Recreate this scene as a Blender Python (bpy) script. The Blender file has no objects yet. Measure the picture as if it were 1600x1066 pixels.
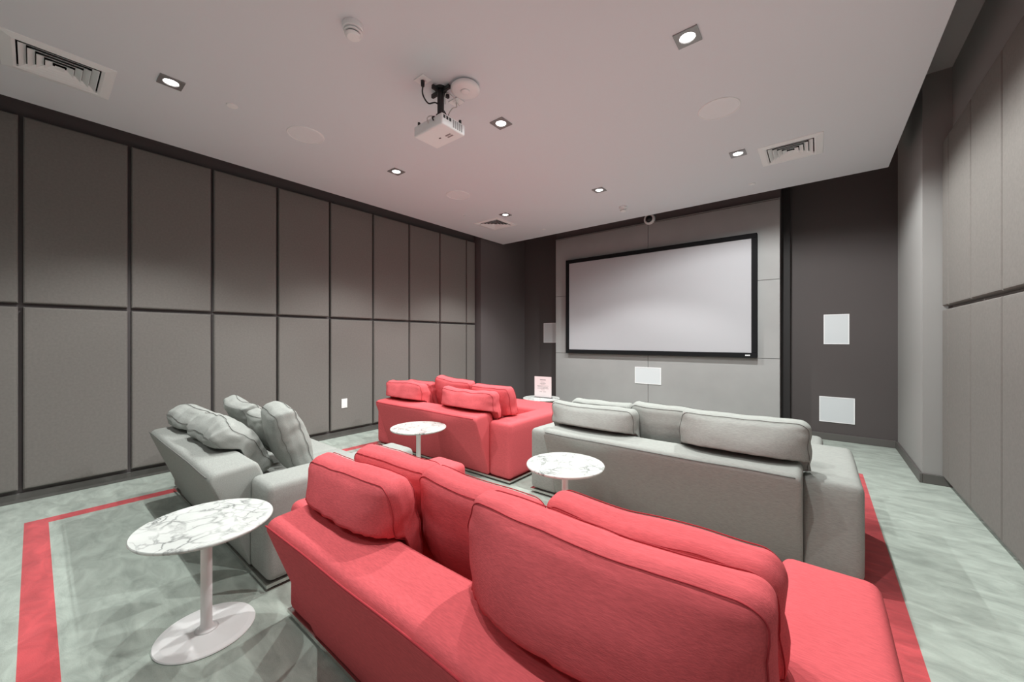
import bpy, bmesh, math, random
from mathutils import Vector, Matrix, noise

# ------------------------------------------------------------------ camera, world, exposure, lights
S = 0.82                      # plan units -> metres
C = bpy.context.scene.collection
scene = bpy.context.scene
cam_d = bpy.data.cameras.new('camera'); cam = bpy.data.objects.new('camera', cam_d); C.objects.link(cam)
cam.location = (0, 0, 1.5*S)
cam.rotation_euler = (math.radians(90), 0, math.radians(38.671))
cam_d.sensor_width = 36; cam_d.lens = 597.84/1600*36
cam_d.shift_y = -3.52/1600
cam_d.clip_start = 0.02
scene.camera = cam
scene.view_settings.view_transform = 'Standard'
scene.view_settings.look = 'None'
scene.view_settings.gamma = 1
scene.view_settings.use_curve_mapping = False
scene.view_settings.exposure = 0.36
world = bpy.data.worlds.new('world'); scene.world = world
world.use_nodes = True
world.node_tree.nodes['Background'].inputs[0].default_value = (1.0, 0.93, 0.93, 1)
world.node_tree.nodes['Background'].inputs[1].default_value = 0.09

HC = 3.6      # ceiling panel height
HU = 4.25     # upper ceiling height
LX, LY = (-4.13, -2.41, -0.71), (-1.44, 0.70, 2.84, 4.98)
for x in LX:
    for y in LY:
        ld = bpy.data.lights.new('downlight_beam', 'SPOT')
        ld.energy = {-4.13: 98, -2.41: 84, -0.71: 128}[x]*{-1.44: 0.15, 0.70: 0.56 if x > -3 else 1.0, 2.84: 1.0, 4.98: 1.0}[y]; ld.color = (0.97, 1.0, 0.985)
        ld.spot_size = math.radians({-4.13: 106, -2.41: 114, -0.71: 163}[x]); ld.spot_blend = {-4.13: 0.5, -2.41: 0.3, -0.71: 0.3}[x]; ld.shadow_soft_size = 0.022
        lo = bpy.data.objects.new('downlight_beam', ld); C.objects.link(lo)
        lo.location = (x*S, y*S, (HC-0.02)*S)

# ------------------------------------------------------------------ material helpers
def mat(name, col, rough=0.6, metal=0.0, sheen=0.0, emis=None, spec=None, bump=None, mottle=None, coat=0):
    """bump: (scale vec3, strength, distance)  mottle: (scale, amount, detail)"""
    m = bpy.data.materials.new(name); m.use_nodes = True
    nt = m.node_tree; b = nt.nodes['Principled BSDF']
    b.inputs['Base Color'].default_value = (*col, 1)
    b.inputs['Roughness'].default_value = rough
    b.inputs['Metallic'].default_value = metal
    if sheen:
        b.inputs['Sheen Weight'].default_value = sheen
        b.inputs['Sheen Roughness'].default_value = 0.4
        b.inputs['Sheen Tint'].default_value = (*[min(1, 0.4+c) for c in col], 1)
    if spec is not None: b.inputs['Specular IOR Level'].default_value = spec
    if coat: b.inputs['Coat Weight'].default_value = coat
    if emis:
        b.inputs['Emission Color'].default_value = (*emis[0], 1)
        b.inputs['Emission Strength'].default_value = emis[1]
    if bump or mottle:
        tc = nt.nodes.new('ShaderNodeTexCoord')
    if mottle:
        n = nt.nodes.new('ShaderNodeTexNoise'); n.inputs['Scale'].default_value = 1.0
        n.inputs['Detail'].default_value = mottle[2]
        mp = nt.nodes.new('ShaderNodeMapping')
        sc = mottle[0] if hasattr(mottle[0], '__len__') else (mottle[0],)*3
        mp.inputs['Scale'].default_value = sc
        nt.links.new(tc.outputs['Object'], mp.inputs[0]); nt.links.new(mp.outputs[0], n.inputs['Vector'])
        r = nt.nodes.new('ShaderNodeMapRange')
        r.inputs['From Min'].default_value = 0.3; r.inputs['From Max'].default_value = 0.7
        r.inputs['To Min'].default_value = 1-mottle[1]; r.inputs['To Max'].default_value = 1+mottle[1]
        nt.links.new(n.outputs['Fac'], r.inputs['Value'])
        mx = nt.nodes.new('ShaderNodeVectorMath'); mx.operation = 'SCALE'
        mx.inputs[0].default_value = col
        nt.links.new(r.outputs[0], mx.inputs['Scale']); nt.links.new(mx.outputs[0], b.inputs['Base Color'])
    if bump:
        n = nt.nodes.new('ShaderNodeTexNoise'); n.inputs['Scale'].default_value = 1.0
        n.inputs['Detail'].default_value = 3
        mp = nt.nodes.new('ShaderNodeMapping'); mp.inputs['Scale'].default_value = bump[0]
        nt.links.new(tc.outputs['Object'], mp.inputs[0]); nt.links.new(mp.outputs[0], n.inputs['Vector'])
        bp = nt.nodes.new('ShaderNodeBump'); bp.inputs['Strength'].default_value = bump[1]
        bp.inputs['Distance'].default_value = bump[2]
        nt.links.new(n.outputs['Fac'], bp.inputs['Height']); nt.links.new(bp.outputs[0], b.inputs['Normal'])
    return m

RED = (0.63, 0.114, 0.126)
GREY = (0.335, 0.345, 0.322)
M = {}
M['red'] = mat('coral_linen', RED, 0.95, spec=0.05, bump=((110, 480, 480), 0.4, 0.0013), mottle=((45, 260, 260), 0.10, 3))
M['grey'] = mat('grey_linen', GREY, 0.88, sheen=0.06, spec=0.15, bump=((110, 480, 480), 0.45, 0.0013), mottle=((45, 260, 260), 0.10, 3))
M['red_pipe'] = mat('coral_piping', (0.40, 0.045, 0.055), 0.9, spec=0.1)
M['grey_pipe'] = mat('grey_piping', (0.15, 0.15, 0.14), 0.9, spec=0.1)
M['panel'] = mat('taupe_panel_fabric', (0.195, 0.18, 0.167), 0.9, sheen=0.1, spec=0.1, bump=((220, 220, 220), 0.3, 0.001), mottle=(60, 0.06, 3))
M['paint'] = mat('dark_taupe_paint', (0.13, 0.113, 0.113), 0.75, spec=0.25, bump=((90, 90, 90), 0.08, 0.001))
M['paint_lit'] = mat('dark_taupe_paint_lit', (0.36, 0.35, 0.34), 0.8, spec=0.25, bump=((90, 90, 90), 0.08, 0.001))  # same wall paint, lightened for the light falling on the right side
M['paint_shaded'] = mat('dark_taupe_paint_shaded', (0.105, 0.091, 0.090), 0.75, spec=0.25, bump=((90, 90, 90), 0.08, 0.001))  # same wall paint, darkened for the shade on the front wall
M['base'] = mat('baseboard_paint', (0.12, 0.112, 0.105), 0.5)
M['ceiling'] = mat('ceiling_paint', (0.80, 0.815, 0.855), 0.9, spec=0.2, bump=((120, 120, 120), 0.03, 0.001))
M['upper'] = mat('upper_ceiling_paint', (0.55, 0.52, 0.52), 0.9, spec=0.2)
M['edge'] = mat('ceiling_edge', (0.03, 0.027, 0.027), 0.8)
M['board'] = mat('pale_wall_board', (0.37, 0.365, 0.36), 0.7, spec=0.3, mottle=(3, 0.04, 3))
M['screen'] = mat('projection_fabric', (0.46, 0.455, 0.475), 0.8, spec=0.2)
M['black'] = mat('black_velvet_frame', (0.008, 0.008, 0.009), 0.8, spec=0.2)
M['white'] = mat('white_enamel', (0.88, 0.87, 0.86), 0.35, coat=0.3)
M['white_matte'] = mat('white_plastic', (0.95, 0.95, 0.96), 0.5)
M['grille'] = mat('speaker_grille_white', (0.72, 0.75, 0.77), 0.6, bump=((600, 600, 600), 0.3, 0.001))
M['grille_ceiling'] = mat('ceiling_grille', (0.88, 0.88, 0.91), 0.7, bump=((600, 600, 600), 0.3, 0.001))
M['dark'] = mat('dark_plastic', (0.015, 0.015, 0.016), 0.4)
M['void'] = mat('duct_dark', (0.02, 0.018, 0.018), 0.9)
M['chrome'] = mat('brushed_steel', (0.62, 0.60, 0.58), 0.25, metal=1.0)
M['trim'] = mat('grey_metal_trim', (0.35, 0.34, 0.34), 0.4, metal=0.5)
M['lamp'] = mat('lamp_glass', (1, 1, 1), 0.4, emis=((1.0, 0.98, 0.95), 9.0))
M['seam'] = mat('seam_dark', (0.07, 0.065, 0.06), 0.9)  # dark backing that shows in the joints between the boards
M['paper'] = mat('printed_paper', (0.78, 0.74, 0.74), 0.7)
M['ink'] = mat('grey_ink', (0.12, 0.12, 0.13), 0.7)
M['cable_white'] = mat('white_cable', (0.7, 0.68, 0.67), 0.5)
g = bpy.data.materials.new('clear_acrylic'); g.use_nodes = True
gb = g.node_tree.nodes['Principled BSDF']; gb.inputs['Transmission Weight'].default_value = 1
gb.inputs['Roughness'].default_value = 0.02; gb.inputs['IOR'].default_value = 1.45
M['acrylic'] = g

def marble():
    m = bpy.data.materials.new('white_marble'); m.use_nodes = True
    nt = m.node_tree; b = nt.nodes['Principled BSDF']
    b.inputs['Roughness'].default_value = 0.22
    tc = nt.nodes.new('ShaderNodeTexCoord')
    n1 = nt.nodes.new('ShaderNodeTexNoise'); n1.inputs['Scale'].default_value = 5; n1.inputs['Detail'].default_value = 6
    n1.inputs['Distortion'].default_value = 0.6
    nt.links.new(tc.outputs['Object'], n1.inputs['Vector'])
    add = nt.nodes.new('ShaderNodeVectorMath'); add.operation = 'MULTIPLY_ADD'
    add.inputs[1].default_value = (0.35, 0.35, 0.35)
    nt.links.new(n1.outputs['Color'], add.inputs[0]); nt.links.new(tc.outputs['Object'], add.inputs[2])
    vo = nt.nodes.new('ShaderNodeTexVoronoi'); vo.feature = 'DISTANCE_TO_EDGE'; vo.inputs['Scale'].default_value = 13
    nt.links.new(add.outputs[0], vo.inputs['Vector'])
    r1 = nt.nodes.new('ShaderNodeMapRange'); r1.inputs['From Max'].default_value = 0.11
    r1.inputs['To Min'].default_value = 1; r1.inputs['To Max'].default_value = 0
    nt.links.new(vo.outputs['Distance'], r1.inputs['Value'])
    n2 = nt.nodes.new('ShaderNodeTexNoise'); n2.inputs['Scale'].default_value = 7; n2.inputs['Detail'].default_value = 5
    nt.links.new(tc.outputs['Object'], n2.inputs['Vector'])
    r2 = nt.nodes.new('ShaderNodeMapRange'); r2.inputs['From Min'].default_value = 0.38; r2.inputs['From Max'].default_value = 0.68
    nt.links.new(n2.outputs['Fac'], r2.inputs['Value'])
    mu = nt.nodes.new('ShaderNodeMath'); mu.operation = 'MULTIPLY'
    nt.links.new(r1.outputs[0], mu.inputs[0]); nt.links.new(r2.outputs[0], mu.inputs[1])
    mu2 = nt.nodes.new('ShaderNodeMath'); mu2.operation = 'MULTIPLY_ADD'; mu2.inputs[1].default_value = 0.22
    nt.links.new(r2.outputs[0], mu2.inputs[0]); nt.links.new(mu.outputs[0], mu2.inputs[2])
    mu2.use_clamp = True
    mx = nt.nodes.new('ShaderNodeMix'); mx.data_type = 'RGBA'
    mx.inputs['A'].default_value = (0.66, 0.68, 0.65, 1); mx.inputs['B'].default_value = (0.24, 0.25, 0.24, 1)
    nt.links.new(mu2.outputs[0], mx.inputs['Factor']); nt.links.new(mx.outputs['Result'], b.inputs['Base Color'])
    return m
M['marble'] = marble()

def carpet():
    m = bpy.data.materials.new('carpet_with_red_border'); m.use_nodes = True
    nt = m.node_tree; b = nt.nodes['Principled BSDF']
    b.inputs['Roughness'].default_value = 0.95; b.inputs['Specular IOR Level'].default_value = 0.1
    b.inputs['Sheen Weight'].default_value = 0.25
    tc = nt.nodes.new('ShaderNodeTexCoord')
    sep = nt.nodes.new('ShaderNodeSeparateXYZ'); nt.links.new(tc.outputs['Object'], sep.inputs[0])
    def rect(x0, x1, y0, y1):
        out = None
        for sock, v, gt in ((0, x0, True), (0, x1, False), (1, y0, True), (1, y1, False)):
            n = nt.nodes.new('ShaderNodeMath'); n.operation = 'GREATER_THAN' if gt else 'LESS_THAN'
            nt.links.new(sep.outputs[sock], n.inputs[0]); n.inputs[1].default_value = v*S
            if out is None: out = n.outputs[0]
            else:
                k = nt.nodes.new('ShaderNodeMath'); k.operation = 'MULTIPLY'
                nt.links.new(out, k.inputs[0]); nt.links.new(n.outputs[0], k.inputs[1]); out = k.outputs[0]
        return out
    a = rect(-5.04, 0.385, -0.05, 5.74); c = rect(-4.91, 0.20, 0.075, 5.60)
    sub = nt.nodes.new('ShaderNodeMath'); sub.operation = 'SUBTRACT'
    nt.links.new(a, sub.inputs[0]); nt.links.new(c, sub.inputs[1])
    mp = nt.nodes.new('ShaderNodeMapping'); mp.inputs['Scale'].default_value = (2.6, 5.5, 1)
    mp.inputs['Rotation'].default_value = (0, 0, 0.5)
    nt.links.new(tc.outputs['Object'], mp.inputs[0])
    n = nt.nodes.new('ShaderNodeTexNoise'); n.inputs['Scale'].default_value = 2.0; n.inputs['Detail'].default_value = 7
    n.inputs['Roughness'].default_value = 0.62; n.inputs['Distortion'].default_value = 0.7
    nt.links.new(mp.outputs[0], n.inputs['Vector'])
    r = nt.nodes.new('ShaderNodeMapRange'); r.inputs['From Min'].default_value = 0.3; r.inputs['From Max'].default_value = 0.7
    r.inputs['To Min'].default_value = 0.70; r.inputs['To Max'].default_value = 1.2
    nt.links.new(n.outputs['Fac'], r.inputs['Value'])
    mx = nt.nodes.new('ShaderNodeMix'); mx.data_type = 'RGBA'
    mx.inputs['A'].default_value = (0.43, 0.485, 0.43, 1); mx.inputs['B'].default_value = (0.62, 0.085, 0.095, 1)
    nt.links.new(sub.outputs[0], mx.inputs['Factor'])
    sc = nt.nodes.new('ShaderNodeVectorMath'); sc.operation = 'SCALE'
    nt.links.new(mx.outputs['Result'], sc.inputs[0]); nt.links.new(r.outputs[0], sc.inputs['Scale'])
    nt.links.new(sc.outputs[0], b.inputs['Base Color'])
    n3 = nt.nodes.new('ShaderNodeTexNoise'); n3.inputs['Scale'].default_value = 260; n3.inputs['Detail'].default_value = 3
    nt.links.new(tc.outputs['Object'], n3.inputs['Vector'])
    ad = nt.nodes.new('ShaderNodeMath'); ad.operation = 'MULTIPLY_ADD'; ad.inputs[1].default_value = 3
    nt.links.new(n.outputs['Fac'], ad.inputs[0]); nt.links.new(n3.outputs['Fac'], ad.inputs[2])
    bp = nt.nodes.new('ShaderNodeBump'); bp.inputs['Strength'].default_value = 0.5; bp.inputs['Distance'].default_value = 0.004
    nt.links.new(ad.outputs[0], bp.inputs['Height']); nt.links.new(bp.outputs[0], b.inputs['Normal'])
    return m
M['carpet'] = carpet()

# ------------------------------------------------------------------ mesh helpers (plan units, scaled by S when linked)
def tagp(o, label=None, cat=None, group=None, kind=None):
    if label: o['label'] = label
    if cat: o['category'] = cat
    if group: o['group'] = group
    if kind: o['kind'] = kind
    return o

def obj(name, bm, m, parent=None, smooth=False, recalc=True):
    if recalc: bmesh.ops.recalc_face_normals(bm, faces=bm.faces)
    me = bpy.data.meshes.new(name)
    bmesh.ops.scale(bm, vec=(S, S, S), verts=bm.verts)
    bm.to_mesh(me); bm.free()
    mats = m if isinstance(m, (list, tuple)) else [m]
    for k in mats: me.materials.append(k)
    if smooth:
        for p in me.polygons: p.use_smooth = True
    o = bpy.data.objects.new(name, me); C.objects.link(o)
    if parent: o.parent = parent
    return o

def thing(name, label, cat, loc=(0, 0, 0), rotz=0, group=None):
    o = bpy.data.objects.new(name, None); C.objects.link(o)
    o.location = Vector(loc)*S; o.rotation_euler = (0, 0, rotz); o.empty_display_size = 0.1
    return tagp(o, label, cat, group)

def put(o, loc, rot=(0, 0, 0)):
    o.location = Vector(loc)*S; o.rotation_euler = rot; return o

def add_box(bm, x0, x1, y0, y1, z0, z1, bevel=0, seg=2):
    r = bmesh.ops.create_cube(bm, size=1)
    vs = r['verts']
    for v in vs:
        v.co = Vector(((x0+x1)/2+v.co.x*(x1-x0), (y0+y1)/2+v.co.y*(y1-y0), (z0+z1)/2+v.co.z*(z1-z0)))
    if bevel:
        es = list({e for v in vs for e in v.link_edges})
        bmesh.ops.bevel(bm, geom=es, offset=bevel, segments=seg, profile=0.5, affect='EDGES')
    return bm
def box(*a, **k): return add_box(bmesh.new(), *a, **k)

def add_cyl(bm, x, y, z0, z1, r0, r1=None, n=48, caps=True):
    r1 = r0 if r1 is None else r1
    A = [bm.verts.new((x+r0*math.cos(t), y+r0*math.sin(t), z0)) for t in [2*math.pi*i/n for i in range(n)]]
    B = [bm.verts.new((x+r1*math.cos(t), y+r1*math.sin(t), z1)) for t in [2*math.pi*i/n for i in range(n)]]
    for i in range(n): bm.faces.new((A[i], A[(i+1) % n], B[(i+1) % n], B[i]))
    if caps: bm.faces.new(A[::-1]); bm.faces.new(B)
    return bm

def lathe(prof, n=56, bm=None, cx=0, cy=0):
    """closed solid of revolution about z; prof = [(r,z)...] from axis to axis"""
    bm = bm or bmesh.new(); rings = []
    for r, z in prof:
        if r < 1e-6: rings.append([bm.verts.new((cx, cy, z))])
        else: rings.append([bm.verts.new((cx+r*math.cos(2*math.pi*i/n), cy+r*math.sin(2*math.pi*i/n), z)) for i in range(n)])
    for A, B in zip(rings, rings[1:]):
        for i in range(n):
            j = (i+1) % n
            if len(A) == 1 and len(B) == 1: continue
            if len(A) == 1: bm.faces.new((A[0], B[i], B[j]))
            elif len(B) == 1: bm.faces.new((A[i], B[0], A[j]))
            else: bm.faces.new((A[i], B[i], B[j], A[j]))
    return bm

def tube(pts, r, n=8, closed=False, bm=None):
    bm = bm or bmesh.new(); P = [Vector(p) for p in pts]; N = len(P); rings = []
    up = None
    for i in range(N):
        a = P[i-1] if (i > 0 or closed) else P[i]; b = P[(i+1) % N] if (i < N-1 or closed) else P[i]
        t = (b-a); t = t.normalized() if t.length > 1e-9 else Vector((0, 0, 1))
        if up is None:
            up = Vector((0, 0, 1)) if abs(t.z) < 0.9 else Vector((1, 0, 0))
        s = t.cross(up)
        if s.length < 1e-6: s = t.cross(Vector((0, 1, 0.1)))
        s.normalize(); up = s.cross(t).normalized()
        rings.append([bm.verts.new(P[i]+s*(r*math.cos(2*math.pi*k/n))+up*(r*math.sin(2*math.pi*k/n))) for k in range(n)])
    M_ = N if closed else N-1
    for i in range(M_):
        A, B = rings[i], rings[(i+1) % N]
        off = 0
        if closed and i == N-1:
            off = min(range(n), key=lambda o: sum((A[k].co-B[(k+o) % n].co).length for k in range(n)))
        for k in range(n):
            bm.faces.new((A[k], A[(k+1) % n], B[(k+1+off) % n], B[(k+off) % n]))
    if not closed:
        bm.faces.new(rings[0][::-1]); bm.faces.new(rings[-1])
    return bm

def catmull(P, k=8):
    P = [Vector(p) for p in P]; Q = [P[0]]+P+[P[-1]]; out = []
    for i in range(1, len(Q)-2):
        for j in range(k):
            t = j/k; a, b, c, d = Q[i-1], Q[i], Q[i+1], Q[i+2]
            out.append(0.5*((2*b)+(c-a)*t+(2*a-5*b+4*c-d)*t*t+(3*b-a-3*c+d)*t**3))
    out.append(P[-1]); return out

def prism_x(prof, x0, x1, bevel=0.03, seg=4, nx=1):
    """profile in (y,z) extruded along x"""
    bm = bmesh.new()
    A = [bm.verts.new((x0, y, z)) for y, z in prof]; B = [bm.verts.new((x1, y, z)) for y, z in prof]
    n = len(prof)
    for i in range(n): bm.faces.new((A[i], A[(i+1) % n], B[(i+1) % n], B[i]))
    bm.faces.new(A[::-1]); bm.faces.new(B)
    if bevel:
        bmesh.ops.bevel(bm, geom=list(bm.edges), offset=bevel, segments=seg, profile=0.5, affect='EDGES')
    return bm

def struct(name, bm, m, parent=None, smooth=False):
    o = obj(name, bm, m, parent, smooth)
    if parent is None: o['kind'] = 'structure'
    return o

# ------------------------------------------------------------------ room shell
XL, XR, YF, YB = -5.72, 1.06, 7.38, -3.6
struct('floor', box(XL-0.2, XR+0.2, YB, YF+0.2, -0.12, 0.0), M['carpet'])
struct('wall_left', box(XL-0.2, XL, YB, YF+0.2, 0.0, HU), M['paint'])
struct('wall_right', box(XR, XR+0.2, YB, YF+0.2, 0.0, HU), M['paint_lit'])
struct('wall_front', box(XL, XR, YF, YF+0.2, 0.0, HU), M['paint_shaded'])
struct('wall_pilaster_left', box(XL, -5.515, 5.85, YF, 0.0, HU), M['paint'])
struct('wall_pilaster_right', box(0.85, XR, 5.80, YF, 0.0, HU), M['paint_lit'])
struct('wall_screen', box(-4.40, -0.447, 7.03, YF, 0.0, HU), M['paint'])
struct('ceiling_upper', box(XL-0.2, XR+0.2, YB, YF+0.2, HU, HU+0.1), M['upper'])
VENTS = [(-4.58, 0.125), (-0.241, 5.27), (-4.61, 5.28)]
def plate_with_holes(x0, x1, y0, y1, z0, z1, holes):
    xs = sorted({x0, x1, *[a for h_ in holes for a in h_[:2]]}); ys = sorted({y0, y1, *[a for h_ in holes for a in h_[2:]]})
    bm_ = bmesh.new(); vd = {}
    def V(x, y, z):
        k = (round(x, 5), round(y, 5), z)
        if k not in vd: vd[k] = bm_.verts.new((x, y, z))
        return vd[k]
    cell = {}
    for i in range(len(xs)-1):
        for j in range(len(ys)-1):
            mx, my = (xs[i]+xs[i+1])/2, (ys[j]+ys[j+1])/2
            cell[i, j] = not any(a < mx < b and c < my < d for a, b, c, d in holes)
    for (i, j), on in cell.items():
        if not on: continue
        X0, X1, Y0, Y1 = xs[i], xs[i+1], ys[j], ys[j+1]
        for z in (z0, z1): bm_.faces.new((V(X0, Y0, z), V(X1, Y0, z), V(X1, Y1, z), V(X0, Y1, z)))
        for di, dj, p, q in ((-1, 0, (X0, Y0), (X0, Y1)), (1, 0, (X1, Y0), (X1, Y1)), (0, -1, (X0, Y0), (X1, Y0)), (0, 1, (X0, Y1), (X1, Y1))):
            if not cell.get((i+di, j+dj), False):
                bm_.faces.new((V(*p, z0), V(*q, z0), V(*q, z1), V(*p, z1)))
    return bm_
struct('ceiling', plate_with_holes(-5.48, 0.67, YB, 6.53, HC, HC+0.03, [(a-0.215, a+0.215, b-0.215, b+0.215) for a, b in VENTS]), M['ceiling'])
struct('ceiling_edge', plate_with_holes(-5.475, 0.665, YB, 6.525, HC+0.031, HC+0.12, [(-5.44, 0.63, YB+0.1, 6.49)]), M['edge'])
# baseboards
bb = 0.025
struct('baseboard_front', add_box(box(-0.447, 0.85, YF-bb, YF, 0, 0.10, 0.004, 1), -5.515, -4.40, YF-bb, YF, 0, 0.10, 0.004, 1), M['base'])
struct('baseboard_right', add_box(box(0.85-bb, 0.85, 5.80-bb, YF, 0, 0.10, 0.004, 1), 0.85, XR, 5.80-bb, 5.80, 0, 0.10, 0.004, 1), M['base'])
struct('baseboard_left', add_box(add_box(box(XL, XL+0.02, YB, 5.85, 0, 0.085, 0.004, 1), XL, -5.515, 5.85-bb, 5.85, 0, 0.10), -5.515, -5.515+bb, 5.85-bb, YF, 0, 0.10), M['base'])
struct('shade_strip_screen_side', box(-0.447, -0.338, 7.25, YF, 0.0, HU), M['edge'])  # added dark slab standing in for the shade beside the screen wall
struct('trim_screen', box(-4.40, -0.447, 6.995, 7.03, 3.612, 3.622), M['paint_lit'])

# ------------------------------------------------------------------ padded wall panels
def pad(x0, x1, y0, y1, z0, z1, side):
    """padded board; chamfered towards the room (side +1 faces +x, -1 faces -x)"""
    bm = box(x0, x1, y0, y1, z0, z1)
    xf = x1 if side > 0 else x0
    es = [e for e in bm.edges if all(abs(v.co.x-xf) < 1e-6 for v in e.verts)]
    bmesh.ops.bevel(bm, geom=es, offset=0.022, segments=3, profile=0.6, affect='EDGES')
    return bm
ordn = ['first', 'second', 'third', 'fourth', 'fifth', 'sixth', 'seventh', 'eighth', 'ninth', 'tenth']
G = 0.014
cols_l = [(-0.076+0.7055*k, -0.076+0.7055*(k+1)) for k in range(-1, 8)]
cols_l.append((cols_l[-1][1], 5.83))
n = len(cols_l)
for i, (a, b) in enumerate(cols_l):
    for row, (z0, z1) in (('lower', (0.125, 1.79)), ('upper', (1.825, 3.53))):
        pos = ['narrow', 'second', 'third', 'fourth', 'fifth', 'sixth', 'seventh', 'eighth', 'ninth', 'tenth'][n-1-i]
        if pos == 'narrow': lab = 'narrow %s padded taupe panel closing the left wall beside its front pilaster' % row
        elif i == 0: lab = '%s padded taupe panel of the left wall cut off by the left edge of the photo' % row
        else: lab = '%s row padded taupe fabric panel on left wall, %s from the screen end' % (row, pos)
        o = obj('wall_panel', pad(XL+0.001, -5.65, a+G, b-G, z0, z1, 1), M['panel'], smooth=False)
        tagp(o, lab, 'wall panel', 'padded fabric panels on the left wall')
edges_r = [5.79, 5.55, 4.855, 4.16, 3.465, 2.77]
for i in range(5):
    b, a = edges_r[i], edges_r[i+1]
    if a < 2.7: break
    for row, (z0, z1) in (('lower', (0.10, 1.795)), ('upper', (1.83, 3.50))):
        if i == 0: lab = 'narrow %s padded taupe panel of right wall beside the pilaster' % row
        else: lab = '%s row padded taupe fabric panel on right wall, %s from the pilaster' % (row, ordn[i])
        o = obj('wall_panel', pad(0.985, XR-0.001, a+0.006, b-0.006, z0, z1, -1), M['panel'])
        tagp(o, lab, 'wall panel', 'padded fabric panels on the right wall')

# ------------------------------------------------------------------ pale boards behind the screen
sw = thing('screen_wall_cladding', 'tall pale grey board cladding behind the projection screen, split by thin seams', 'wall cladding', (-2.4235, 7.03, 0))
xs = [-1.9765, 0.0, 1.9765]; zs = [0.0, 1.197, 2.40, 3.605]
for i in range(2):
    for j in range(3):
        obj('board', box(xs[i]+0.003, xs[i+1]-0.003, -0.03, -0.001, zs[j]+0.003, zs[j+1]-0.003, 0.002, 1), M['board'], sw)
obj('seam_backing', box(-1.97, 1.97, -0.006, 0, 0.003, 3.6), M['seam'], sw)

# projection screen
sx0, sx1, sz0, sz1, fw_ = -4.098, -0.730, 1.207, 3.125, 0.075
ps = thing('projection_screen', 'wide grey projection screen in a black frame on the pale front wall', 'projection screen', ((sx0+sx1)/2, 7.0, sz0))
w, h = (sx1-sx0)/2, sz1-sz0
fb = bmesh.new()
add_box(fb, -w, w, -0.095, -0.002, 0, fw_, 0.006, 2); add_box(fb, -w, w, -0.095, -0.002, h-fw_, h, 0.006, 2)
add_box(fb, -w, -w+fw_, -0.095, -0.002, fw_, h-fw_, 0.006, 2); add_box(fb, w-fw_, w, -0.095, -0.002, fw_, h-fw_, 0.006, 2)
obj('frame', fb, M['black'], ps)
obj('screen_fabric', box(-w+fw_-0.005, w-fw_+0.005, -0.08, -0.065, fw_-0.005, h-fw_+0.005), M['screen'], ps)
bg = bmesh.new()
for k, (a, b) in enumerate([(0, .012), (.017, .029), (.034, .046), (.051, .063)]):
    add_box(bg, w-0.155+a, w-0.155+b, -0.098, -0.0952, 0.026, 0.046)
o = obj('badge', bg, M['white_matte'], ps); o['label'] = 'small white maker badge on the black frame'

# in-wall speaker grilles
def grille(x0, x1, z0, z1, y, lab):
    t = thing('wall_speaker', lab, 'speaker', ((x0+x1)/2, y, z0), group='white speaker grilles in the front wall')
    w_, h_ = (x1-x0)/2, z1-z0
    fr = bmesh.new()
    for a in ((-w_, w_, 0, .012), (-w_, w_, h_-.012, h_), (-w_, -w_+.012, .012, h_-.012), (w_-.012, w_, .012, h_-.012)):
        add_box(fr, a[0], a[1], -0.012, -0.0005, a[2], a[3])
    obj('bezel', fr, M['white_matte'], t)
    obj('grille', box(-w_+.012, w_-.012, -0.010, -0.0005, .012, h_-.012), M['grille'], t)
grille(-2.665, -2.19, 0.675, 0.98, 7.0, 'wide white speaker grille set in pale boards below the projection screen')
grille(0.063, 0.352, 1.42, 1.86, YF, 'upright white speaker grille on the dark wall right of the screen, upper of two')
grille(0.012, 0.412, 0.265, 0.64, YF, 'white speaker grille low on the dark wall right of the screen, lower of two')
grille(-4.96, -4.62, 1.41, 1.86, YF, 'white speaker grille on the dark wall left of the screen, half hidden')

# outlet on left wall panel
t = thing('wall_outlet', 'white outlet plate on lower padded panel of left wall, behind the sofas', 'wall outlet', (-5.65, 2.96, 0.445))
obj('cover_plate', box(0.0005, 0.010, -0.045, 0.045, 0, 0.14, 0.003, 2), M['white'], t)
sk = bmesh.new()
for z in (0.03, 0.08):
    add_box(sk, 0.0102, 0.013, -0.02, 0.02, z, z+0.033, 0.003, 1)
obj('socket', sk, M['white_matte'], t)

# ------------------------------------------------------------------ ceiling fixtures
def where(x, y):
    return ['left', 'middle', 'right'][min(range(3), key=lambda i: abs(x-LX[i]))]
dl_proto = None
def downlight(x, y, lab):
    t = thing('downlight', lab, 'ceiling light', (x, y, HC), group='square recessed downlights')
    fr = bmesh.new(); s_ = 0.078; r = 0.052; n_ = 32
    # square plate with a round hole
    inner = [fr.verts.new((r*math.cos(2*math.pi*i/n_), r*math.sin(2*math.pi*i/n_), -0.009)) for i in range(n_)]
    inner2 = [fr.verts.new((r*0.9*math.cos(2*math.pi*i/n_), r*0.9*math.sin(2*math.pi*i/n_), -0.0005)) for i in range(n_)]
    def sq(t_):
        c, s = math.cos(t_), math.sin(t_); k = s_/max(abs(c), abs(s)); return c*k, s*k
    outer = [fr.verts.new((*sq(2*math.pi*i/n_), -0.009)) for i in range(n_)]
    outer2 = [fr.verts.new((*sq(2*math.pi*i/n_), -0.0005)) for i in range(n_)]
    for i in range(n_):
        j = (i+1) % n_
        fr.faces.new((inner[i], inner[j], outer[j], outer[i])); fr.faces.new((outer[i], outer[j], outer2[j], outer2[i]))
        fr.faces.new((inner[i], inner2[i], inner2[j], inner[j]))
    obj('trim_plate', fr, M['trim'], t)
    obj('lamp', lathe([(0, -0.004), (0.03, -0.0045), (0.046, -0.003), (0.046, -0.001), (0, -0.001)], 32), M['lamp'], t, smooth=True)
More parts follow.
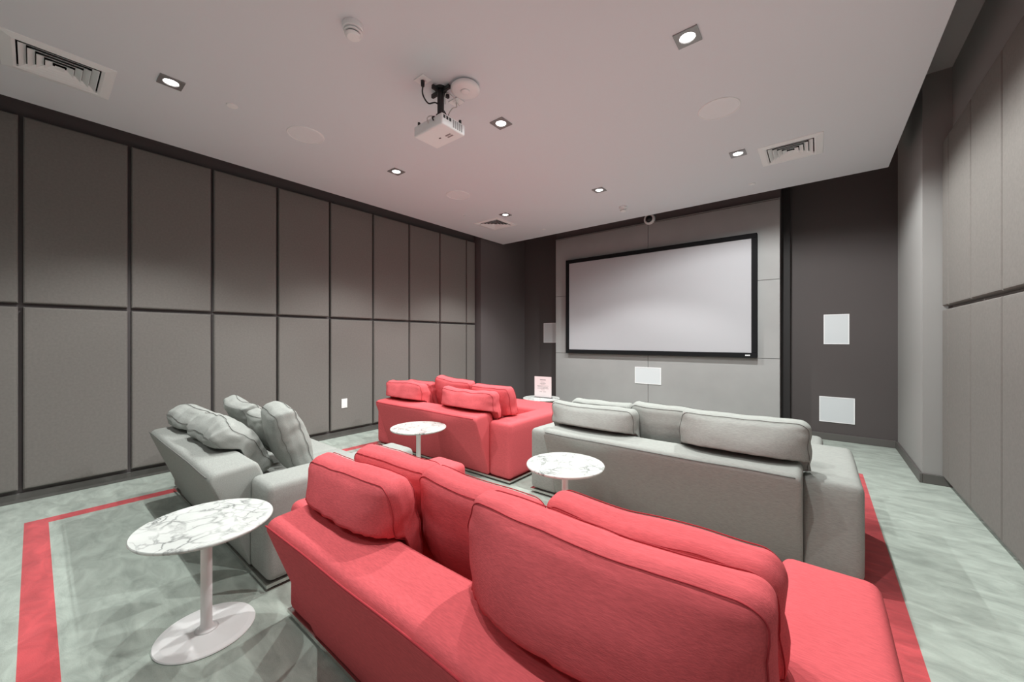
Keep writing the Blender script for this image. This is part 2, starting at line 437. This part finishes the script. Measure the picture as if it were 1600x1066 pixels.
rows = {0.70: 'nearest', 2.84: 'second', 4.98: 'far'}
labs = {(-4.13, 0.70): 'glowing square downlight nearest the large left air vent',
        (-4.13, 2.84): 'glowing square downlight between two round speakers on the left',
        (-4.13, 4.98): 'small glowing square downlight next to the far left air vent',
        (-2.41, 2.84): 'bright square downlight right behind the projector and round white disc',
        (-2.41, 4.98): 'small square downlight above the screen, nearest the far smoke detector',
        (-0.71, 2.84): 'brightest downlight with a starry glare near the top centre right',
        (-0.71, 4.98): 'glowing square downlight beside the right air vent'}
for (x, y), lab in labs.items(): downlight(x, y, lab)

def ceiling_speaker(x, y, lab):
    t = thing('ceiling_speaker', lab, 'speaker', (x, y, HC), group='round ceiling speakers')
    obj('grille', lathe([(0, -0.006), (0.155, -0.006), (0.160, -0.004), (0.160, -0.0005), (0, -0.0005)], 64), M['grille_ceiling'], t)
    obj('rim', lathe([(0.160, -0.0005), (0.160, -0.005), (0.164, -0.009), (0.170, -0.006), (0.172, -0.0005)], 64), M['white_matte'], t, smooth=True)
ceiling_speaker(-4.12, 1.75, 'flat round speaker in the ceiling between the left vent and the projector')
ceiling_speaker(-0.707, 3.905, 'largest flat round speaker in the ceiling, on the right side')
ceiling_speaker(-4.105, 3.87, 'small flat round speaker in the ceiling, farthest of three')

def sprinkler(x, y, lab, r=0.045):
    t = obj('sprinkler_cap', lathe([(0, -0.008), (r*0.9, -0.008), (r, -0.004), (r, -0.0005), (0, -0.0005)], 28), M['white_matte'], smooth=False)
    put(t, (x, y, HC)); tagp(t, lab, 'sprinkler cap', 'round sprinkler caps in the ceiling')
sprinkler(-4.12, 1.114, 'small white round ceiling cap between the nearest downlight and a round speaker')
sprinkler(-0.70, 6.08, 'small white round ceiling cap near the right vent and ceiling edge', 0.04)
sprinkler(-4.10, 6.10, 'small white round ceiling cap near the far left corner of the ceiling', 0.035)
sprinkler(-4.72, 4.60, 'tiny white ceiling cap left of the far left air vent', 0.02)

# four-way air diffusers
def vent(x, y, lab):
    t = thing('air_vent', lab, 'air vent', (x, y, HC), group='square white air vents')
    fr = bmesh.new(); h = 0.285
    def ring(a, za, b, zb, bm_):
        A = [bm_.verts.new((sx*a, sy*a, za)) for sx, sy in ((-1, -1), (1, -1), (1, 1), (-1, 1))]
        B = [bm_.verts.new((sx*b, sy*b, zb)) for sx, sy in ((-1, -1), (1, -1), (1, 1), (-1, 1))]
        for i in range(4): bm_.faces.new((A[i], A[(i+1) % 4], B[(i+1) % 4], B[i]))
    ring(h, -0.0005, h-0.003, -0.006, fr); ring(h-0.003, -0.006, 0.225, -0.016, fr); ring(0.225, -0.016, 0.208, -0.010, fr); ring(0.208, -0.010, 0.208, 0.03, fr)
    obj('frame', fr, M['white_matte'], t, recalc=False)
    dc = bmesh.new(); ring(0.2075, 0.005, 0.2075, 0.11, dc)
    dc.faces.new([dc.verts.new((sx*0.2075, sy*0.2075, 0.11)) for sx, sy in ((-1, -1), (1, -1), (1, 1), (-1, 1))])
    obj('duct', dc, M['void'], t)
    for k, a in enumerate((0.198, 0.156, 0.114, 0.072)):
        bl = bmesh.new()
        # nested square louvres flaring down and outwards
        ring(a, -0.014, a-0.034, 0.010, bl); ring(a-0.034, 0.010, a-0.037, 0.010, bl); ring(a-0.037, 0.010, a-0.004, -0.014, bl); ring(a-0.004, -0.014, a, -0.014, bl)
        obj('louvre', bl, M['white_matte'], t)
    obj('centre_plate', box(-0.024, 0.024, -0.024, 0.024, -0.014, -0.010), M['white_matte'], t)
vent(-4.58, 0.125, 'large white square air vent in the near left corner of the ceiling')
vent(-0.241, 5.27, 'white square air vent at right near the ceiling edge')
vent(-4.61, 5.28, 'small white square air vent near the far left corner of the ceiling')

def smoke(x, y, lab, big=1.0):
    t = thing('smoke_detector', lab, 'smoke detector', (x, y, HC))
    k = big
    obj('base', lathe([(0, -0.0005), (0.065*k, -0.0005), (0.065*k, -0.035*k), (0.06*k, -0.04*k), (0, -0.04*k)], 40), M['white_matte'], t)
    hd = lathe([(0, -0.04*k), (0.048*k, -0.04*k), (0.048*k, -0.046*k), (0.058*k, -0.05*k), (0.058*k, -0.056*k), (0.046*k, -0.060*k), (0.046*k, -0.066*k), (0.052*k, -0.069*k), (0.05*k, -0.074*k), (0.038*k, -0.085*k), (0, -0.088*k)], 40)
    obj('head', hd, M['white_matte'], t)
    obj('slot_ring', lathe([(0, -0.061*k), (0.0475*k, -0.061*k), (0.0475*k, -0.065*k), (0, -0.065*k)], 40), M['dark'], t)
smoke(-2.43, 1.335, 'white smoke detector nearest the camera, left of the projector')
smoke(-2.42, 5.85, 'small white smoke detector on the ceiling above the screen', 0.95)

# round white access point
t = thing('wireless_access_point', 'round white disc unit on the ceiling next to the projector mount', 'access point', (-2.285, 2.235, HC))
obj('housing', lathe([(0, -0.0005), (0.10, -0.0005), (0.118, -0.02), (0.122, -0.032), (0.118, -0.042), (0.10, -0.048), (0, -0.050)], 64), M['white_matte'], t, smooth=True)
obj('raised_ring', lathe([(0, -0.0495), (0.040, -0.0495), (0.037, -0.055), (0.028, -0.057), (0, -0.057)], 48), M['white_matte'], t, smooth=True)

# projector with ceiling mount
t = thing('projector', 'white projector hanging from a black ceiling mount', 'projector', (-2.44, 2.10, HC))
def pz(z): return z-HC
body = box(-0.175, 0.175, -0.135, 0.115, pz(3.165), pz(3.255), 0.014, 3)
obj('body', body, M['white_matte'], t)
ln = bmesh.new(); lathe([(0, 0), (0.032, 0), (0.032, 0.010), (0.026, 0.010), (0.02, 0.005), (0, 0.004)], 32, ln)
bmesh.ops.rotate(ln, verts=ln.verts, cent=(0, 0, 0), matrix=Matrix.Rotation(-math.pi/2, 3, 'X'))
bmesh.ops.translate(ln, verts=ln.verts, vec=(-0.09, 0.113, pz(3.21)))
obj('lens', ln, M['dark'], t, smooth=True)
vb = bmesh.new()
for i in range(5): add_box(vb, 0.1752, 0.177, -0.02+i*0.022, -0.008+i*0.022, pz(3.18), pz(3.24))
obj('side_vents', vb, M['trim'], t)
cv = bmesh.new()
for i in range(3): add_box(cv, 0.1752, 0.1765, -0.12+i*0.03, -0.10+i*0.03, pz(3.215), pz(3.24))
obj('rear_sockets', cv, M['dark'], t)
obj('sensor_window', box(-0.02, 0.0, 0.0, 0.012, pz(3.1635), pz(3.1655)), M['dark'], t)
for a in (0.005, 0.03): obj('underside_vent', box(0.05, 0.11, a, a+0.015, pz(3.1635), pz(3.1655)), M['trim'], t)
mt = bmesh.new()
add_cyl(mt, -0.03, 0.03, pz(3.27), -0.01, 0.028, n=20)
add_cyl(mt, -0.03, 0.03, -0.02, -0.0005, 0.05, n=24)
add_box(mt, -0.14, 0.08, 0.018, 0.042, -0.045, -0.012, 0.004, 2); add_box(mt, -0.042, -0.018, -0.06, 0.12, -0.045, -0.012, 0.004, 2)
add_cyl(mt, -0.03, 0.03, pz(3.34), pz(3.37), 0.04, n=20)
add_box(mt, -0.075, 0.015, -0.015, 0.075, pz(3.262), pz(3.285), 0.004, 2)
obj('mount_post', mt, M['dark'], t)
ar = bmesh.new()
for a, b in (((-0.05, 0.02), (-0.15, -0.10)), ((0.0, 0.02), (0.14, -0.10)), ((-0.05, 0.05), (-0.14, 0.09)), ((0.0, 0.05), (0.14, 0.09))):
    tube([(a[0], a[1], pz(3.275)), (b[0], b[1], pz(3.265)), (b[0], b[1], pz(3.25))], 0.009, 8, bm=ar)
    add_cyl(ar, b[0], b[1], pz(3.25), pz(3.295), 0.011, n=10)
obj('mount_arms', ar, M['dark'], t)
def plate(x, y, rot, lab):
    q = thing('ceiling_outlet', lab, 'ceiling outlet', (x, y, HC), rot, group='square outlet plates by the projector')
    obj('cover_plate', box(-0.058, 0.058, -0.045, 0.045, -0.008, -0.0005, 0.003, 2), M['white_matte'], q)
    obj('socket', box(-0.016, 0.016, -0.026, 0.026, -0.011, -0.0081, 0.002, 1), M['white_matte'], q)
    return q
plate(-2.50, 1.967, 0, 'square white outlet plate in the ceiling left of the projector mount')
plate(-2.50, 2.336, 0, 'square white outlet plate in the ceiling behind the projector mount, below the round disc')
cb = tube(catmull([(-2.50, 1.967, HC-0.012), (-2.50, 1.967, HC-0.05), (-2.515, 1.98, HC-0.11), (-2.52, 2.04, HC-0.15), (-2.49, 2.10, HC-0.13), (-2.45, 2.16, HC-0.20), (-2.42, 2.16, HC-0.30), (-2.36, 2.03, 3.27), (-2.36, 1.955, 3.24), (-2.36, 1.962, 3.215)]), 0.006)
add_cyl(cb, -2.50, 1.967, HC-0.055, HC-0.0115, 0.014, 0.016, n=14)
o = obj('power_cable', cb, M['dark'], smooth=True); tagp(o, 'black power cable from the ceiling plate down to the projector', 'cable')
cw = tube(catmull([(-2.50, 2.336, HC-0.012), (-2.50, 2.336, HC-0.05), (-2.47, 2.26, HC-0.11), (-2.45, 2.20, HC-0.20), (-2.45, 2.19, HC-0.30), (-2.40, 1.99, 3.275), (-2.42, 1.95, 3.25), (-2.42, 1.962, 3.215)]), 0.005)
tube(catmull([(-2.49, 2.33, HC-0.012), (-2.44, 2.31, HC-0.07), (-2.40, 2.20, HC-0.06), (-2.43, 2.15, HC-0.05), (-2.46, 2.17, HC-0.12)]), 0.004, bm=cw)
o = obj('video_cable', cw, M['cable_white'], smooth=True); tagp(o, 'white cables looping from the ceiling plate to the projector', 'cable')

# dome camera above the screen
t = thing('dome_camera', 'round white ringed camera above the screen under the ceiling edge', 'security camera', (-2.395, 7.03, 3.675))
def yl(prof, n_=40):
    b_ = lathe(prof, n_); bmesh.ops.rotate(b_, verts=b_.verts, cent=(0, 0, 0), matrix=Matrix.Rotation(math.pi/2, 3, 'X')); return b_
obj('ring', yl([(0, 0.001), (0.098, 0.001), (0.100, 0.05), (0.088, 0.075), (0.066, 0.078), (0.062, 0.06), (0, 0.058)]), M['white_matte'], t, smooth=True)
obj('dome', yl([(0, 0.058), (0.060, 0.06), (0.052, 0.085), (0.03, 0.102), (0, 0.108)]), M['dark'], t, smooth=True)

# ------------------------------------------------------------------ side tables
def table(x, y, rot, lab):
    t = thing('side_table', lab, 'side table', (x, y, 0), rot, group='round marble side tables')
    obj('tabletop', lathe([(0, 0.538), (0.265, 0.538), (0.284, 0.545), (0.290, 0.553), (0.290, 0.558), (0.287, 0.562), (0, 0.562)], 96), M['marble'], t, smooth=False)
    obj('column', lathe([(0, 0.014), (0.055, 0.014), (0.040, 0.018), (0.030, 0.028), (0.0255, 0.045), (0.0245, 0.10), (0.0245, 0.50), (0.03, 0.528), (0.07, 0.537), (0, 0.537)], 40), M['white'], t, smooth=True)
    obj('base', lathe([(0, 0.0), (0.205, 0.0), (0.209, 0.004), (0.206, 0.009), (0.18, 0.013), (0, 0.016)], 96), M['white'], t, smooth=False)
table(-2.45, 0.553, 0.3, 'round marble side table nearest the camera, in the left foreground')
table(-1.484, 2.493, 1.2, 'round marble side table standing behind the right grey sofa')
table(-3.317, 2.555, 2.3, 'round marble side table standing behind the far red sofa')
table(-3.43, 5.03, 3.1, 'farthest round side table, holding the printed sign')

# sign holder
t = thing('sign_holder', 'printed notice in a clear stand on the farthest side table', 'sign', (-3.42, 5.06, 0.5625), math.radians(8))
obj('stand', add_box(box(-0.15, 0.15, -0.035, 0.045, 0, 0.006, 0.001, 1), -0.15, 0.15, 0.004, 0.008, 0.006, 0.335), M['acrylic'], t)
obj('paper', box(-0.148, 0.148, -0.0015, 0.0015, 0.009, 0.335), M['paper'], t)
ink = bmesh.new(); random.seed(4)
def line(z, x0, x1, hgt, gap=0.004):
    x = x0
    while x < x1:
        l = random.uniform(0.008, 0.022); add_box(ink, x, min(x+l, x1), -0.0024, -0.0016, z, z+hgt); x += l+gap
line(0.278, -0.05, 0.05, 0.010, 0.003)
for z, a in ((0.245, 0.035), (0.222, 0.05), (0.21, 0.03), (0.185, 0.10), (0.165, 0.09), (0.143, 0.10), (0.12, 0.03)): line(z, -a, a, 0.005)
line(0.09, -0.055, -0.015, 0.007); line(0.09, 0.01, 0.055, 0.007)
tagp(obj('print', ink, M['ink'], t), kind='stuff')

# ------------------------------------------------------------------ sofas
W2 = 1.21; AW = 0.30
def seam_tube(pts, r=0.0035, closed=False): return tube(pts, r, 6, closed)
def wavy(bm, amp, seed, scale=3.0):
    for v in bm.verts:
        d = noise.noise_vector(v.co*scale+Vector((seed, seed*2, 0)))
        v.co += d*amp
    return bm
def rbox(x0, x1, y0, y1, z0, z1, r, amp=0.004, seed=0, cuts=10):
    """soft upholstered box: a finely divided rounded box with a little unevenness"""
    bm = bmesh.new(); bmesh.ops.create_cube(bm, size=1)
    bmesh.ops.subdivide_edges(bm, edges=list(bm.edges), cuts=cuts, use_grid_fill=True)
    cx, cy, cz = (x0+x1)/2, (y0+y1)/2, (z0+z1)/2; hx, hy, hz = (x1-x0)/2, (y1-y0)/2, (z1-z0)/2
    for v in bm.verts:
        # crowd the loops toward the edges so the rounding is well resolved
        q = []
        for c, hh in zip(v.co, (hx, hy, hz)):
            u = c*2; k = 1-r/hh; s = 1 if u >= 0 else -1; u = abs(u)
            kk = 0.6
            u = u/kk*k if u < kk else k+(u-kk)/(1-kk)*(1-k)
            q.append(s*u*hh)
        q = Vector(q)
        inn = Vector((max(-hx+r, min(hx-r, q.x)), max(-hy+r, min(hy-r, q.y)), max(-hz+r, min(hz-r, q.z))))
        d = q-inn
        if d.length > 1e-7:
            m_ = max(abs(d.x), abs(d.y), abs(d.z)); d = d.normalized()*m_
        p = inn+d
        v.co = p+Vector((cx, cy, cz))
    return wavy(bm, amp, seed)

def sofa(cx, y0, col, lab, seed):
    fab = M[col]; pipe = M[col+'_pipe']
    t = thing('sofa', lab, 'sofa', (cx, y0, 0), group='two-seat sofas facing the screen')
    # plinth
    pl = bmesh.new(); add_box(pl, -W2+0.03, W2-0.03, 0.03, 1.03, 0.0, 0.035)
    obj('plinth', pl, M['dark'], t)
    st = bmesh.new()
    add_box(st, -W2, W2, -0.004, 0.004, 0.022, 0.042); add_box(st, -W2, W2, 1.052, 1.06, 0.022, 0.042)
    add_box(st, -W2, -W2+0.008, 0.004, 1.052, 0.022, 0.042); add_box(st, W2-0.008, W2, 0.004, 1.052, 0.022, 0.042)
    add_box(st, -W2+0.008, W2-0.008, 0.004, 1.052, 0.03, 0.04)
    obj('metal_base', st, M['chrome'], t)
    for s in (-1, 1):
        a0, a1 = (s*W2, s*(W2-AW)) if s < 0 else (W2-AW, W2)
        obj('arm', rbox(a0, a1, 0.0, 1.06, 0.043, 0.625, 0.045, 0.004, seed+s), fab, t, smooth=True)
    # slanted back with rounded top
    bx = W2-AW+0.01
    prof = [(0.004, 0.045), (-0.215, 0.655), (-0.19, 0.69), (0.05, 0.705), (0.17, 0.40), (0.17, 0.045)]
    pb = bmesh.new(); N = 26; bev = 0.022
    # resample the profile with rounded corners, then loft along x with rounded ends
    pts = []
    n_ = len(prof)
    for i in range(n_):
        p0, p1, p2 = Vector(prof[i-1]), Vector(prof[i]), Vector(prof[(i+1) % n_])
        r = 0.03 if i in (1, 2, 3) else 0.012
        if i == 1: r = 0.018
        a = p1+(p0-p1).normalized()*min(r, (p0-p1).length*0.45); b = p1+(p2-p1).normalized()*min(r, (p2-p1).length*0.45)
        for k in range(5):
            u = k/4; pts.append((1-u)**2*a+2*u*(1-u)*p1+u*u*b)
    dense = []
    for i in range(len(pts)):
        a, b = pts[i], pts[(i+1) % len(pts)]
        m_ = max(1, int((b-a).length/0.06))
        for k in range(m_): dense.append(a+(b-a)*k/m_)
    cen = Vector((-0.02, 0.4))
    xs_ = []; R = 0.035
    for k in range(6): th = k/5*math.pi/2; xs_.append((-bx+R*(1-math.sin(th)), R*(1-math.cos(th))))
    xs_ = xs_[::-1]; xs_ = [(-bx+R-R*math.sin(math.pi/2*(1-k/5)), R*(1-math.cos(math.pi/2*(1-k/5)))) for k in range(6)]
    mid = [(-bx+R+(2*bx-2*R)*k/N, 0) for k in range(1, N)]
    end = [(-x, i_) for x, i_ in xs_[::-1]]
    stat = xs_+mid+end
    def inset(p, i_):
        d = (cen-p); l = d.length; return p+d*(i_/l)
    rings = [[pb.verts.new((x, *inset(p, i_))) for p in dense] for x, i_ in stat]
    for A, B in zip(rings, rings[1:]):
        for k in range(len(dense)):
            j = (k+1) % len(dense); pb.faces.new((A[k], A[j], B[j], B[k]))
    pb.faces.new(rings[0][::-1]); pb.faces.new(rings[-1])
    # caps as fans
    wavy(pb, 0.006, seed*3.1, 2.5)
    bk = obj('backrest', pb, fab, t, smooth=True)
    pts_ = []
    for k in range(0, 61):
        x = -bx+0.03+(2*bx-0.06)*k/60
        p = Vector((x, -0.2160, 0.668)); pts_.append(p+noise.noise_vector(p*2.5+Vector((seed*3.1, seed*6.2, 0)))*0.006)
    obj('piping', seam_tube(pts_, 0.0042), pipe, bk, smooth=True)
    # seat
    obj('seat_base', rbox(-W2+AW, W2-AW, 0.15, 1.045, 0.044, 0.255, 0.02, 0.002, seed), fab, t, smooth=True)
    for s in (-1, 1):
        a0, a1 = (-W2+AW+0.004, -0.003) if s < 0 else (0.003, W2-AW-0.004)
        obj('seat_cushion', rbox(a0, a1, 0.16, 1.055, 0.257, 0.41, 0.035, 0.004, seed+7*s), fab, t, smooth=True)
    return t
R1, R2 = 0.86, 3.04
CX = {'A': -3.75, 'B': -3.67, 'C': -1.03, 'D': -0.995}
sofa(CX['A'], R1, 'grey', 'grey linen sofa on the left in the near row, heaped with slumped cushions', 1)
sofa(CX['C'], R1, 'red', 'coral red sofa filling the foreground, with slanted back', 2)
sofa(CX['B'], R2, 'red', 'coral red sofa in the far row, left of the far grey sofa', 3)
sofa(CX['D'], R2, 'grey', 'grey linen sofa in the far row on the right, below the screen', 4)
def ottoman(cx, y0, col, lab, seed):
    t = thing('ottoman', lab, 'ottoman', (cx, y0, 0))
    obj('plinth', box(-1.0, 1.0, 0.03, 0.53, 0, 0.035), M['dark'], t)
    obj('upholstered_top', rbox(-1.03, 1.03, 0, 0.56, 0.036, 0.575, 0.05, 0.004, seed), M[col], t, smooth=True)
ottoman(CX['B'], R2+1.10, 'red', 'coral red ottoman bench in front of the far red sofa', 11)
ottoman(CX['D'], R2+1.10, 'grey', 'grey ottoman bench in front of the far grey sofa, mostly hidden', 12)

# ------------------------------------------------------------------ loose back cushions
def cushion(name_lab, col, c, w, h, t_, tilt, yaw, roll, seed, slump=0.0, group='', origin=(0, 0)):
    """boxed cushion: width along x, height along z, thickness along y; tilt leans its top to -y"""
    fab, pipe = M[col], M[col+'_pipe']
    t_ -= 0.035; hx, hy, hz = w/2, t_/2, h/2; r = min(0.055, hy*0.75)
    sd = Vector((seed*1.7, seed*3.3, seed*0.9))
    rot = (Matrix.Rotation(math.radians(yaw), 3, 'Z') @ Matrix.Rotation(math.radians(tilt), 3, 'X') @ Matrix.Rotation(math.radians(roll), 3, 'Y'))
    inv = rot.inverted(); cc_ = Vector(c)-Vector((origin[0], origin[1], 0))
    rear = 0.125 if cc_.y < 0.2 else 0.06
    def settle(q, e=0.0):
        # press the cushion against the backrest, seat and arm it lies on instead of passing through them
        w_ = rot @ q+cc_
        w_.z = max(w_.z, 0.418)
        if w_.z < 0.712: w_.y = max(w_.y, 0.062+(0.712-w_.z)/0.305*0.12+e)
        else: w_.y = max(w_.y, 0.062-(w_.z-0.712)*6)
        if w_.z < 0.64: w_.x = max(-0.895, min(0.895, w_.x))
        return inv @ (w_-cc_)
    def deform(p):
        u, v_ = p.x/hx, p.z/hz; u = max(-1, min(1, u)); v_ = max(-1, min(1, v_))
        q = p.copy()
        s = p.y/hy
        q.y += s*(rear if s < 0 else 0.045)*(1-abs(u)**3.2)*(1-v_*v_)*(1-0.15*v_)   # belly, fuller low down
        q.z *= 1-0.035*u*u*(1 if p.z > 0 else 0.6)   # softened corners
        q.x *= 1-0.03*v_*v_
        q.z -= 0.018*(1-u*u)*max(0, v_)              # slight sag along the top
        if slump:
            q.y -= slump*max(0, v_+0.1)**2*(0.7+0.3*math.cos(2.2*u+seed))
            q.z -= slump*0.5*max(0, v_)*(0.6+0.4*math.sin(2.5*u+seed))
        q += noise.noise_vector(p*2.6/0.8+sd)*(0.014+0.22*slump)
        q += noise.noise_vector(p*8+sd)*(0.005+0.16*slump)
        q += noise.noise_vector(Vector((p.x*9, p.y*9, p.z*22))+sd)*(0.0015+0.10*slump)
        # gathered folds at both ends
        e = max(0, abs(u)-0.80)/0.2
        q.y += 0.004*e*math.sin(p.z*58+seed*2+3*noise.noise(p*5+sd))*(1 if s >= 0 else 1)
        q.x += 0.005*e*math.sin(p.z*34+seed+2*noise.noise(p*6+sd))
        return settle(q)
    bm = bmesh.new(); bmesh.ops.create_cube(bm, size=1)
    bmesh.ops.subdivide_edges(bm, edges=list(bm.edges), cuts=50, use_grid_fill=True)
    for v in bm.verts:
        q = []
        for cc, hh in zip(v.co, (hx, hy, hz)):
            u = cc*2; k = 1-r/hh; sg = 1 if u >= 0 else -1; u = abs(u); kk = 0.72 if hh > 0.15 else 0.5
            u = u/kk*k if u < kk else k+(u-kk)/(1-kk)*(1-k); q.append(sg*u*hh)
        q = Vector(q); inn = Vector([max(-hh+r, min(hh-r, a)) for a, hh in zip(q, (hx, hy, hz))])
        d = q-inn
        if d.length > 1e-7: d = d.normalized()*max(abs(a) for a in d)
        v.co = deform(inn+d)
    o = obj('cushion', bm, fab, smooth=True)
    o.location = Vector(c)*S
    o.rotation_euler = rot.to_euler()
    tagp(o, name_lab, 'cushion', group)
    pb = bmesh.new()
    for sgn in (-1, 1):
        loop = []
        ax, az = hx-r*0.22, hz-r*0.22; rc = 0.05; per = []
        n_ = 10
        for (sx, sz, a0) in ((1, 1, 0), (-1, 1, 90), (-1, -1, 180), (1, -1, 270)):
            for k in range(n_+1):
                th = math.radians(a0+90*k/n_)
                per.append((sx*(ax-rc)+rc*math.cos(th), sz*(az-rc)+rc*math.sin(th)))
        dn = []
        for i in range(len(per)):
            a, b = Vector(per[i]), Vector(per[(i+1) % len(per)]); m_ = max(1, int((b-a).length/0.02))
            for k in range(m_): dn.append(a+(b-a)*k/m_)
        for p in dn:
            loop.append(deform(Vector((p.x, sgn*(hy-r*0.22), p.y))))
        tube(loop, 0.0019, 6, True, bm=pb)
    obj('piping', pb, pipe, o, smooth=True)
    return o

GO = {'A': 'cushions heaped on the near left grey sofa', 'B': 'cushions on the far red sofa', 'C': 'cushions on the foreground red sofa', 'D': 'cushions on the far grey sofa'}
# x offset from sofa centre, y offset from sofa rear, z, w, h, t, tilt, yaw, roll, slump
CU = {
 'C': [(-0.605, 0.085, 0.690, 0.72, 0.50, 0.16, 8, 0, -2, 0.0, 'thick red cushion lolling over the left half of the foreground sofa back'),
       (-0.64, 0.335, 0.680, 0.64, 0.50, 0.16, 14, 0, 0, 0.0, 'red cushion seen behind the left lolling one on the foreground sofa'),
       (-0.03, 0.285, 0.690, 0.62, 0.50, 0.16, 14, 0, 1.5, 0.0, 'middle red cushion of the foreground sofa, between the two lolling ones'),
       (0.560, 0.075, 0.755, 0.81, 0.52, 0.155, 6, 0, 0, 0.0, 'largest red cushion in the foreground, bulging over the sofa back'),
       (0.63, 0.345, 0.72, 0.69, 0.50, 0.16, 14, 0, 0, 0.0, 'red cushion at the right end of the foreground sofa, beside its arm')],
 'D': [(-0.57, 0.085, 0.685, 0.82, 0.48, 0.17, 5, 0, 0, 0.0, 'grey cushion lying on the left end of the far grey sofa back'),
       (-0.60, 0.345, 0.685, 0.61, 0.48, 0.16, 12, 0, 0, 0.0, 'grey cushion peeking out behind the left one on the far grey sofa'),
       (0.01, 0.30, 0.715, 0.62, 0.48, 0.16, 12, 0, 4, 0.0, 'middle grey cushion of the far grey sofa'),
       (0.565, 0.075, 0.735, 0.79, 0.50, 0.17, 5, 0, 0, 0.0, 'largest grey cushion on the right end of the far grey sofa back'),
       (0.63, 0.365, 0.66, 0.53, 0.46, 0.16, 12, 0, 0, 0.0, 'grey cushion hidden behind the largest one on the far grey sofa')],
 'B': [(-0.60, 0.085, 0.715, 0.80, 0.48, 0.17, 6, 0, 0, 0.02, 'pinkish red cushion on the left end of the far red sofa back'),
       (-0.62, 0.34, 0.70, 0.58, 0.48, 0.16, 14, 0, 0, 0.0, 'red cushion hidden behind the leftmost one on the far red sofa'),
       (0.03, 0.36, 0.77, 0.66, 0.48, 0.16, 12, 0, 4, 0.0, 'middle red cushion standing upright on the far red sofa'),
       (0.565, 0.085, 0.705, 0.82, 0.48, 0.17, 5, 0, 0, 0.02, 'red cushion lolling over the right half of the far red sofa back'),
       (0.70, 0.34, 0.73, 0.60, 0.48, 0.16, 14, 0, 0, 0.0, 'red cushion at the right end of the far red sofa, beside its arm')],
 'A': [(-0.63, 0.10, 0.72, 0.58, 0.46, 0.19, 36, 8, 4, 0.05, 'crumpled grey cushion at the far left of the near grey sofa back'),
       (-0.64, 0.47, 0.745, 0.54, 0.44, 0.17, 24, 0, 4, 0.05, 'crumpled grey cushion behind the far left one on the near grey sofa'),
       (-0.04, 0.47, 0.69, 0.46, 0.44, 0.16, 20, 0, 0, 0.03, 'grey cushion mostly hidden in the middle of the near grey sofa heap'),
       (0.13, 0.12, 0.70, 0.80, 0.50, 0.20, 36, -4, 3, 0.05, 'big wrinkled grey cushion lolling over the near grey sofa back'),
       (0.50, 0.38, 0.745, 0.54, 0.52, 0.18, 18, -8, 0, 0.0, 'upright grey cushion at the right end of the near grey sofa')],
}
yrow = {'A': R1, 'C': R1, 'B': R2, 'D': R2}
colr = {'A': 'grey', 'D': 'grey', 'B': 'red', 'C': 'red'}
sd_ = 1
for key, L in CU.items():
    for (dx, dy, z, w_, h_, t_, tilt, yaw, roll, sl, lab) in L:
        sd_ += 1
        cushion(lab, colr[key], (CX[key]+dx, yrow[key]+dy, z), w_, h_, t_, tilt, yaw, roll, sd_*1.37, sl, GO[key], (CX[key], yrow[key]))
